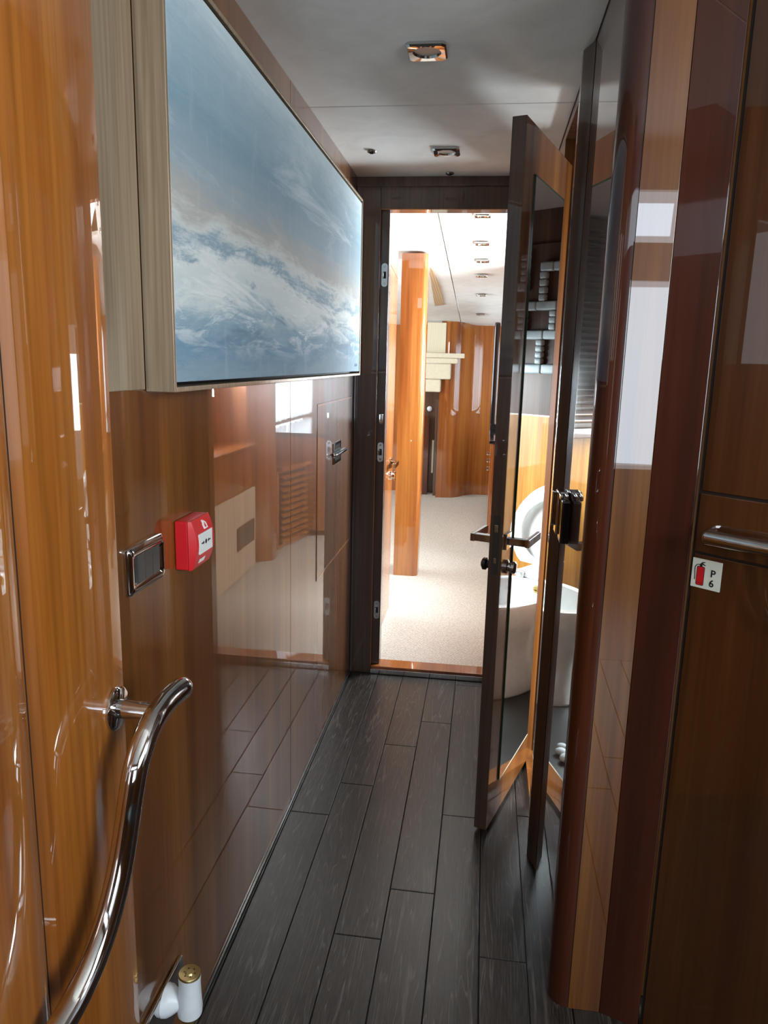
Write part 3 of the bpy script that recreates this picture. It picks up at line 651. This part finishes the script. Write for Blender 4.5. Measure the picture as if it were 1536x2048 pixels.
for k, (x, y) in enumerate([(-0.413, 2.612), (-0.170, 2.91)]):
    t = empty('ceiling_sensor', (x, y, 1.99)); tag(t, ['tiny dark ceiling fitting left of the far corridor downlight', 'tiny dark ceiling fitting just before the far door header'][k], 'sensor', 'small round ceiling fittings')
    lathe('ring', [(0.0, 0.0), (0.014, 0.0), (0.016, -0.003), (0.014, -0.006), (0.009, -0.006), (0.008, -0.003), (0, -0.003)], (x, y, 1.9995), (0, 0, 1), M_STEEL, t, n=20)
    lathe('core', [(0.0, 0.0), (0.009, 0.0), (0.007, -0.006), (0, -0.007)], (x, y, 1.9962), (0, 0, 1), M_BLACK, t, n=16)

# ================================================================== SALOON things
pil = []
for i in range(7): a = -PI/2 + PI/2*i/6; pil.append((-0.395 + 0.03*math.cos(a), 4.485 + 0.03*math.sin(a)))
for i in range(7): a = PI/2*i/6; pil.append((-0.395 + 0.03*math.cos(a), 4.60 + 0.03*math.sin(a)))
pil += [(-0.515, 4.63), (-0.515, 4.455)]
tag(prism('column', pil, 0.0065, 1.930, M_SALOON, angle=40), 'cherry veneer column with a rounded corner just inside the saloon', 'column')

# saloon door, folded back
sd = empty('door_1', (-0.42, 3.4, 0.04), 'structure'); tag(sd, 'open saloon door seen edge on beyond the far frame')
box('leaf', (-0.485, 3.056, 0.040), (-0.448, 3.72, 1.875), M_SALOON, sd, bev=0.003)
box('lever_rose', (-0.4478, 3.600, 0.800), (-0.4420, 3.645, 0.850), M_CHROME, sd, bev=0.002)
box('lever_neck', (-0.4420, 3.615, 0.818), (-0.4080, 3.630, 0.836), M_CHROME, sd, bev=0.002)
box('lever', (-0.4230, 3.50, 0.815), (-0.4070, 3.631, 0.839), M_CHROME, sd, bev=0.002)
lathe('thumb_turn', [(0, 0), (0.022, 0), (0.022, 0.008), (0.016, 0.012), (0.013, 0.02), (0.016, 0.026), (0, 0.028)], (-0.4478, 3.622, 0.762), (1, 0, 0), M_CHROME, sd, n=20)
box('handle_turn', (-0.4280, 3.617, 0.738), (-0.4210, 3.627, 0.786), M_CHROME, sd, bev=0.002)

# stair soffit: stepped cream slabs and ribbed panel
st = empty('stair_soffit', (-0.45, 7.2, 1.03)); tag(st, 'cream stepped stair underside projecting from behind the column', 'stairs')
for x1, z0, z1, y0 in ((-0.212, 1.361, 1.403, 7.10), (-0.270, 1.308, 1.3605, 7.13), (-0.335, 1.161, 1.3075, 7.15), (-0.426, 1.039, 1.1605, 7.17)):
    box('step_slab', (-0.80, y0, z0), (x1, 7.248, z1), M_CREAM, st, bev=0.012 if z1 - z0 > 0.05 else 0.004, seg=3)
box('ribbed_panel', (-0.80, 7.20, 1.4035), (-0.395, 7.247, 1.684), M_RIBC, st, bev=0.002)
# dark passage below
pg = empty('door_2', (-0.52, 7.5, 0.0), 'structure'); tag(pg, 'dark passage under the stairs with a half open wooden door')
box('passage_lining', (-0.82, 7.50, 0.0065), (-0.445, 7.545, 1.038), M_DARK, pg)
box('passage_post', (-0.475, 7.34, 0.0065), (-0.446, 7.49, 0.96), M_DARK, pg, bev=0.002)
box('door_leaf', (-0.66, 7.38, 0.0065), (-0.535, 7.41, 0.80), M_RED, pg, bev=0.003)
lathe('lamp_knob', [(0, 0), (0.024, 0), (0.026, 0.012), (0.014, 0.022), (0, 0.024)], (-0.545, 7.498, 0.86), (0, -1, 0), M_WHITE, pg, n=16)
box('glass_strip', (-0.505, 7.44, 0.22), (-0.485, 7.4985, 0.55), M_CREAM, pg, bev=0.002)

# curved tan ribbed ceiling strip
crv = [(-0.393, 4.845), (-0.411, 5.317), (-0.430, 5.80), (-0.451, 6.357), (-0.373, 6.300), (-0.362, 5.80), (-0.359, 5.492), (-0.372, 4.991)]
bm = bmesh.new(); lo = [bm.verts.new((x, y, zc(y) - 0.006)) for x, y in crv]; hi = [bm.verts.new((x, y, zc(y) - 0.0005)) for x, y in crv]
for i in range(8): bm.faces.new((lo[i], lo[(i+1) % 8], hi[(i+1) % 8], hi[i]))
bm.faces.new(lo[::-1]); bm.faces.new(hi)
tag(finish('ceiling_inlay', bm, M_RIBB), 'curved tan ribbed inlay on the saloon ceiling beside the column', 'ceiling inlay')

# sideboard with beige padded front, pillar, louvred cabinet, television cabinet
sb = empty('sideboard', (0.53, 3.9, 0.0)); tag(sb, 'long cherry sideboard with beige padded front on the saloon right side', 'sideboard')
box('carcass', (0.392, 3.37, 0.0065), (0.676, 4.50, 0.765), M_SALOON, sb, bev=0.003)
box('padded_front', (0.372, 3.37, 0.0065), (0.3915, 4.495, 0.520), M_BEIGE, sb, bev=0.006)
box('top_board', (0.36, 3.37, 0.7655), (0.678, 4.51, 0.795), M_SHELF, sb, bev=0.006)
vfr = box('vent_frame', (0.364, 4.12, 0.185), (0.3715, 4.45, 0.325), M_DARK, sb, bev=0.003)
box('vent_grille', (0.3625, 4.15, 0.208), (0.3638, 4.42, 0.302), M_SMOKE, vfr)
tag(prism('pillar', [(0.435, 4.515), (0.298, 4.615), (0.298, 4.72), (0.43, 4.76), (0.678, 4.76), (0.678, 4.515)], 0.0065, 1.87, M_SALOON, angle=20), 'wide cherry pillar between sideboard and louvred cabinet', 'pillar')
lv = empty('louvred_cabinet', (0.49, 5.13, 0.0)); tag(lv, 'low cabinet with louvred door next to the wide pillar', 'cabinet')
prism('carcass', [(0.345, 4.90), (0.240, 5.33), (0.676, 5.33), (0.676, 4.90)], 0.0065, 0.56, M_SALOON, lv, bev=0.002)
prism('top_board', [(0.305, 4.90), (0.200, 5.335), (0.677, 5.335), (0.677, 4.90)], 0.5605, 0.585, M_SHELF, lv, bev=0.003)
ML = Matrix.Translation((0.345, 4.90, 0.0)) @ Matrix.Rotation(math.radians(13.7), 4, 'Z')
box('louvre_backing', (-0.0045, 0.03, 0.03), (-0.0005, 0.41, 0.54), M_GAP, lv, M=ML)
s0 = None
for k in range(11):
    if s0 is None:
        bm = bmesh.new(); bbox(bm, (-0.030, 0.035, 0.0), (0.0, 0.405, 0.010), 0.002, 1, ML @ Matrix.Translation((-0.006, 0, 0.062)) @ Matrix.Rotation(math.radians(-28), 4, 'Y')); s0 = finish('louvre', bm, M_SALOON, lv, True)
    else: dup(s0, (0, 0, 0.045*k), lv)
tc = empty('television_cabinet', (0.36, 6.1, 0.0)); tag(tc, 'cherry cabinet with dark top beneath the black television', 'cabinet')
box('carcass', (0.066, 5.36, 0.05), (0.675, 6.90, 0.755), M_SALOON, tc, bev=0.004)
box('plinth', (0.09, 5.40, 0.0065), (0.66, 6.88, 0.0495), M_DARK, tc)
box('top_board', (0.045, 5.35, 0.7555), (0.677, 6.92, 0.782), M_BLACK, tc, bev=0.005)
for k in range(3):
    dp_ = box('door_panel', (0.058, 5.40 + k*0.50, 0.09), (0.0655, 5.87 + k*0.50, 0.72), M_SALOON, tc, bev=0.003)
    box('knob', (0.040, 5.80 + k*0.50, 0.50), (0.0575, 5.815 + k*0.50, 0.53), M_CHROME, dp_, bev=0.003)
tv = empty('television', (0.07, 6.2, 0.7825)); tag(tv, 'black flat television seen edge on behind the washroom door', 'television')
box('screen', (0.048, 6.10, 0.830), (0.092, 6.88, 1.640), M_BLACK, tv, bev=0.012, seg=4)
box('stand', (0.052, 6.25, 0.7825), (0.16, 6.50, 0.8295), M_BLACK, tv, bev=0.004)
def curtain(name, x, y0, y1, z0, z1, label):
    bm = bmesh.new(); n = 70; cols = []
    for i in range(n + 1):
        y = y0 + (y1 - y0)*i/n; dx = 0.012*math.sin(i*0.95) + 0.006*math.sin(i*2.3 + 1)
        cols.append([bm.verts.new((x + dx*(0.6 + 0.4*j/4), y, z1 + (z0 + 0.006 + 0.006*math.sin(i*0.5) - z1)*j/4)) for j in range(5)])
    for a, b_ in zip(cols[:-1], cols[1:]):
        for j in range(4): bm.faces.new((a[j], b_[j], b_[j+1], a[j+1]))
    return tag(finish(name, bm, M_CURTAIN, None, True, 180), label, 'curtain', 'sheer saloon curtains')
curtain('curtain', 0.645, 5.30, 6.22, 0.80, 1.56, 'white sheer curtain over the saloon window, the half nearer the pillar')
curtain('curtain', 0.645, 6.32, 7.20, 0.80, 1.56, 'white sheer curtain over the saloon window, the half behind the television')
tag(tube('curtain_rail', [(0.645, 5.25, 1.575), (0.645, 7.26, 1.575)], 0.008, M_CHROME, None, 10), 'thin chrome curtain rail above the saloon window', 'curtain rail')

# ================================================================== WASHROOM shell
tag(box('floor_washroom', (0.247, 1.475, -0.05), (1.48, 3.32, 0.001), M_WTILE, kind='structure'), 'dark washroom floor')
tag(box('ceiling_washroom', (0.247, 1.475, 1.985), (1.50, 3.32, 2.0135), M_DIMCEIL, kind='structure'), 'washroom ceiling darkened to look dimly lit')
wb = empty('wall_washroom_back', (0.85, 3.3, 0.0), 'structure'); tag(wb, 'honey veneer wall behind the toilet')
box('panel', (0.247, 3.28, 0.0), (1.48, 3.32, 1.088), M_HONEY, wb)
box('panel', (0.247, 3.28, 1.0945), (1.48, 3.32, 1.985), M_DARKMATT, wb)
box('joint', (0.247, 3.283, 1.088), (1.48, 3.315, 1.0945), M_CREAM, wb)
tag(box('wall_washroom_near', (0.3745, 1.42, 0.0), (1.48, 1.474, 2.0), M_CHERRY, kind='structure'), 'washroom wall nearest the corridor corner')
wv = empty('wall_washroom_side', (1.46, 2.4, 0.0), 'structure'); tag(wv, 'washroom hull side wall with a window opening')
for a, b_ in (((1.44, 1.475, 0.0), (1.48, 3.279, 0.72)), ((1.44, 1.475, 1.45), (1.48, 3.279, 1.985)), ((1.44, 1.475, 0.72), (1.48, 2.25, 1.45)), ((1.44, 3.20, 0.72), (1.48, 3.279, 1.45))): box('panel', a, b_, M_CHERRYL, wv)
tag(box('wall_washroom_fore', (0.2465, 3.051, 0.0), (0.262, 3.279, 1.985), M_CHERRYL, kind='structure'), 'washroom return wall beside the doorway')

# washroom door with mirror
A0 = Vector((0.065, 1.925, 0.0)); du = Vector((0.3134, 0.9496, 0)).normalized(); dn_ = Vector((0.9496, -0.3134, 0)).normalized()
MD = axes(A0, du, dn_, (0, 0, 1))      # x along leaf, y out of inner face, z up
wd = empty('door_3', tuple(A0), 'structure'); tag(wd, 'open washroom door with a mirror on its inner face')
box('leaf', (0.0, -0.036, 0.012), (0.493, 0.0, 1.896), M_CHERRYL, wd, bev=0.0015, M=MD)
box('edge_lipping', (-0.0016, -0.0355, 0.013), (0.0, -0.0005, 1.895), M_DARK, wd, M=MD)
mr = box('mirror', (0.095, 0.0003, 0.125), (0.400, 0.0045, 1.780), M_MIRROR, wd, M=MD)
box('mirror_edge', (0.0915, 0.0003, 0.1215), (0.095, 0.0046, 1.7835), M_GREENGLASS, mr, M=MD)
box('mirror_edge', (0.400, 0.0003, 0.1215), (0.4025, 0.0046, 1.7835), M_GREENGLASS, mr, M=MD)
box('mirror_edge', (0.0915, 0.0003, 0.1205), (0.4025, 0.0046, 0.125), M_CREAM, mr, M=MD)
box('mirror_edge', (0.0915, 0.0003, 1.780), (0.4025, 0.0046, 1.7845), M_GREENGLASS, mr, M=MD)
for s in (0, 1):
    y0 = (lambda d: d) if s == 0 else (lambda d: -0.036 - d)
    def hb(nm, x0, x1, ya, yb, z0, z1, mt=M_CHROME, bv=0.0015):
        a, b_ = y0(ya), y0(yb); box(nm, (x0, min(a, b_), z0), (x1, max(a, b_), z1), mt, wd, bev=bv, M=MD)
    hb('lever_rose', 0.018, 0.062, 0.0003, 0.006, 0.834, 0.878)
    hb('lever_neck', 0.030, 0.050, 0.006, 0.058, 0.846, 0.866)
    hb('lever', 0.028, 0.150, 0.052, 0.064, 0.845, 0.867)
    mt = M_CHROME if s == 0 else M_BLACK
    lathe('thumb_turn', [(0, 0), (0.019, 0), (0.019, 0.006), (0.012, 0.009), (0.011, 0.014), (0.017, 0.018), (0.017, 0.026), (0.012, 0.030), (0, 0.030)], tuple(MD @ Vector((0.040, y0(0.0003), 0.784))), tuple(dn_ if s == 0 else -dn_), mt, wd, n=20)
box('latch_plate', (-0.0026, -0.027, 0.77), (-0.0016, -0.009, 0.93), M_SMOKE, wd, M=MD)
box('latch_bolt', (-0.008, -0.022, 0.885), (-0.0026, -0.012, 0.905), M_STEEL, wd, bev=0.001, M=MD)
box('latch_bolt', (-0.006, -0.021, 0.80), (-0.0026, -0.013, 0.815), M_STEEL, wd, bev=0.001, M=MD)
for z in (0.25, 1.0, 1.65): tube('hinge', [MD @ Vector((0.497, -0.040, z - 0.03)), MD @ Vector((0.497, -0.040, z + 0.03))], 0.0045, M_CHROME, wd, 10)

# toilet
tl = empty('toilet', (0.66, 2.82, 0.0)); tag(tl, 'white ceramic toilet with raised seat in the washroom, seen in the door mirror', 'toilet')
TX, TY = 0.655, 2.80
def oval(cx, cy, a, b_, z, n=36, back=1.0):
    pts = []
    for k in range(n):
        t = 2*PI*k/n; x = a*math.cos(t); y = b_*math.sin(t)
        if y > 0: y *= back
        pts.append((cx + x, cy + y, z))
    return pts
def loft(name, secs, mat, parent, cap0=True, cap1=True, angle=45):
    bm = bmesh.new(); R_ = [[bm.verts.new(p) for p in s] for s in secs]; n = len(R_[0])
    for a, b_ in zip(R_[:-1], R_[1:]):
        for k in range(n): bm.faces.new((a[k], a[(k+1) % n], b_[(k+1) % n], b_[k]))
    if cap0: bm.faces.new(R_[0][::-1])
    if cap1: bm.faces.new(R_[-1])
    return finish(name, bm, mat, parent, True, angle)
loft('pedestal', [oval(TX, TY + 0.03, 0.135, 0.245, 0.0015), oval(TX, TY + 0.03, 0.140, 0.250, 0.012), oval(TX, TY + 0.035, 0.128, 0.235, 0.06), oval(TX, TY + 0.035, 0.122, 0.225, 0.16), oval(TX, TY + 0.03, 0.130, 0.235, 0.23), oval(TX, TY + 0.02, 0.160, 0.255, 0.29)], M_CERAMIC, tl, True, False)
loft('bowl', [oval(TX, TY + 0.02, 0.160, 0.255, 0.2895), oval(TX, TY, 0.178, 0.262, 0.33), oval(TX, TY, 0.184, 0.268, 0.385), oval(TX, TY, 0.184, 0.268, 0.398), oval(TX, TY, 0.180, 0.264, 0.404), oval(TX, TY, 0.150, 0.225, 0.404), oval(TX, TY, 0.142, 0.215, 0.395), oval(TX, TY + 0.01, 0.125, 0.19, 0.33), oval(TX, TY + 0.03, 0.08, 0.12, 0.25), oval(TX, TY + 0.04, 0.05, 0.07, 0.235)], M_CERAMIC, tl, False, True)
# seat ring and lid, both raised and leaning back
def raised(name, a, b_, hole, th, lean, yo, zo, mat):
    MT = Matrix.Translation((TX, TY + yo, zo)) @ Matrix.Rotation(lean, 4, 'X')
    bm = bmesh.new(); n = 40
    def ring_(s, zz, inset=0):
        out = []
        for k in range(n):
            t = 2*PI*k/n; x = (a*s - inset)*math.cos(t); y = (b_*s - inset)*math.sin(t)
            if y < -b_*0.8: y = -b_*0.8
            out.append(bm.verts.new(MT @ Vector((x, -zz, y + b_))))
        return out
    rs = [ring_(1, 0.004), ring_(1, th), ring_(0.97, th + 0.004)]
    if hole: rs += [ring_(hole + 0.03, th + 0.004), ring_(hole, th), ring_(hole, 0.004), ring_(hole + 0.03, 0.0), ring_(0.97, 0.0)]
    for i in range(len(rs) if hole else len(rs) - 1):
        A_, B_ = rs[i], rs[(i+1) % len(rs)]
        for k in range(n): bm.faces.new((A_[k], A_[(k+1) % n], B_[(k+1) % n], B_[k]))
    if not hole:
        inner = ring_(0.80, th - 0.004); A_ = rs[-1]
        for k in range(n): bm.faces.new((A_[k], A_[(k+1) % n], inner[(k+1) % n], inner[k]))
        bm.faces.new(inner); bm.faces.new(rs[0][::-1])
    return finish(name, bm, mat, tl, True, 40)
raised('lid', 0.182, 0.195, 0, 0.014, math.radians(-12), 0.292, 0.425, M_CERAMIC)
raised('seat', 0.180, 0.190, 0.70, 0.014, math.radians(-12), 0.268, 0.423, M_CERAMIC)
box('hinge_block', (TX - 0.12, TY + 0.225, 0.4045), (TX + 0.12, TY + 0.285, 0.424), M_WHITE, tl, bev=0.006)
for s in (-1, 1): box('hinge', (TX + s*0.075 - 0.02, TY + 0.215, 0.4045), (TX + s*0.075 + 0.02, TY + 0.235, 0.432), M_STEEL, tl, bev=0.004)
lathe('spray_nozzle', [(0, 0), (0.018, 0), (0.018, 0.012), (0.009, 0.014), (0.008, 0.006), (0, 0.006)], (TX - 0.03, TY + 0.205, 0.375), (0, -1, 0.1), M_BRASS, tl, n=16)
box('cistern_box', (TX - 0.17, 3.125, 0.0015), (TX + 0.17, 3.279, 0.40), M_CERAMIC, tl, bev=0.01)

# padded geometric fretwork panel over the toilet
fw_ = empty('fretwork_panel', (0.87, 3.27, 1.28)); tag(fw_, 'grey padded geometric key pattern panel above the toilet wall', 'wall panel')
box('backing', (0.735, 3.2685, 1.275), (1.035, 3.2795, 1.84), M_DARKMATT, fw_)
def pad(x0, x1, z0, z1, nseg, horiz):
    for i in range(nseg):
        if horiz: a, b_ = x0 + (x1 - x0)*i/nseg, x0 + (x1 - x0)*(i+1)/nseg; box('pad', (a, 3.238, z0), (b_, 3.268, z1), M_GREYPAD, fw_, bev=0.008, seg=2)
        else: a, b_ = z0 + (z1 - z0)*i/nseg, z0 + (z1 - z0)*(i+1)/nseg; box('pad', (x0, 3.238, a), (x1, 3.268, b_), M_GREYPAD, fw_, bev=0.008, seg=2)
bw_ = 0.036
pad(0.735, 1.035, 1.280, 1.322, 3, True)
pad(0.735, 1.035, 1.430, 1.470, 3, True)
pad(0.775, 0.985, 1.555, 1.595, 2, True)
pad(0.930, 1.035, 1.640, 1.680, 1, True)
pad(0.735, 0.87, 1.72, 1.76, 2, True)
pad(0.835, 0.871, 1.322, 1.430, 4, False)
pad(0.930, 0.966, 1.470, 1.555, 3, False)
pad(0.775, 0.811, 1.470, 1.555, 3, False)
pad(0.835, 0.871, 1.595, 1.720, 4, False)
pad(0.930, 0.966, 1.680, 1.80, 4, False)
pad(0.985, 1.021, 1.322, 1.430, 4, False)
# slatted blind to its right
bl = empty('slatted_blind', (1.25, 3.26, 1.03)); tag(bl, 'brown wooden slatted blind in the washroom above a small ledge', 'blind')
s0 = None
for k in range(30):
    if s0 is None:
        bm = bmesh.new(); bbox(bm, (-0.165, -0.014, -0.002), (0.165, 0.014, 0.002), 0.001, 1, Matrix.Translation((1.265, 3.245, 1.075)) @ Matrix.Rotation(math.radians(38), 4, 'X')); s0 = finish('slat', bm, M_SLAT, bl, True)
    else: dup(s0, (0, 0, 0.0285*k), bl)
box('bottom_rail', (1.10, 3.225, 1.030), (1.43, 3.262, 1.052), M_SLAT, bl, bev=0.003)
box('head_rail', (1.10, 3.222, 1.925), (1.43, 3.270, 1.970), M_SLAT, bl, bev=0.003)
for x in (1.15, 1.38): tube('cord', [(x, 3.2285, 1.052), (x, 3.2285, 1.926)], 0.0012, M_LABEL, bl, 6)
tag(box('ledge', (1.08, 3.18, 0.985), (1.439, 3.2795, 1.0295), M_DARK, bev=0.004), 'dark wooden ledge under the slatted blind', 'ledge')
# white pebbles on the washroom floor
proto = None
for k, (x, y, s) in enumerate([(0.345, 2.275, 1.0), (0.385, 2.250, 0.8), (0.36, 2.315, 0.9), (0.405, 2.300, 1.1), (0.435, 2.345, 0.9), (0.39, 2.345, 0.75), (0.44, 2.265, 0.85)]):
    bm = bmesh.new(); bmesh.ops.create_uvsphere(bm, u_segments=14, v_segments=9, radius=0.020*s)
    for v in bm.verts: v.co = Vector((v.co.x*1.25, v.co.y, v.co.z*0.7)) ; 
    bmesh.ops.rotate(bm, verts=bm.verts, cent=(0, 0, 0), matrix=Matrix.Rotation(k*1.1, 3, 'Z'))
    bmesh.ops.translate(bm, verts=bm.verts, vec=(x, y, 0.0012 + 0.014*s))
    tag(finish('pebble', bm, M_PEBBLE, None, True, 180), 'white pebble on the washroom floor beside the door', 'pebble', 'white pebbles on the washroom floor')

# ================================================================== WHEELHOUSE behind the camera
tag(box('wall_back_lower', (-1.2, -2.80, 0.0), (0.48, -2.74, 2.12), M_CHERRY, kind='structure'), 'veneered bulkhead behind the camera')
wbk = empty('wall_back', (0.9, -2.77, 0.0), 'structure'); tag(wbk, 'rear wall with a window and windscreen behind the camera')
for a, b_ in (((0.48, -2.80, 0.0), (1.45, -2.60, 0.62)), ((0.48, -2.62, 1.88), (1.45, -2.56, 2.12)), ((1.42, -2.62, 0.62), (1.45, -2.56, 1.88)), ((-1.2, -2.62, 2.44), (2.0, -2.56, 2.75))): box('panel', a, b_, M_CHERRY, wbk)
tag(box('wall_left_back', (-1.2, -2.8, 0.0), (-1.14, 0.2, 2.75), M_CHERRY, kind='structure'), 'veneered side wall behind the camera on the left')
tag(box('wall_left_return', (-1.14, 0.14, 0.0), (-0.575, 0.20, 2.75), M_CHERRY, kind='structure'), 'veneered return wall behind the pilaster')
wrb = empty('wall_right_back', (1.43, -1.0, 0.0), 'structure'); tag(wrb, 'veneered side wall with a window behind the camera on the right')
for a, b_ in (((1.40, -2.56, 0.0), (1.46, 0.50, 1.35)), ((1.40, -2.56, 2.05), (1.46, 0.50, 2.75)), ((1.40, -2.56, 1.35), (1.46, -0.85, 2.05)), ((1.40, 0.35, 1.35), (1.46, 0.50, 2.05))): box('panel', a, b_, M_CHERRY, wrb)
tag(box('ceiling_wheelhouse', (-1.2, -2.8, 2.72), (1.46, 0.56, 2.78), M_CEIL, kind='structure'), 'raised headlining behind the camera')
tag(box('wall_upper_step', (-1.2, 0.50, 2.0601), (1.46, 0.549, 2.72), M_CEIL, kind='structure'), 'pale step between the raised ceiling and the corridor ceiling')
tag(box('floor_side_landing', (-1.2, -0.6, -0.05), (-0.5605, 0.2, 0.0), M_WTILE, kind='structure'), 'dark floor left behind the pilaster')
tag(box('floor_wheelhouse', (-1.2, -2.8, -0.05), (1.46, -0.601, 0.0), M_WTILE, kind='structure'), 'dark floor behind the camera')
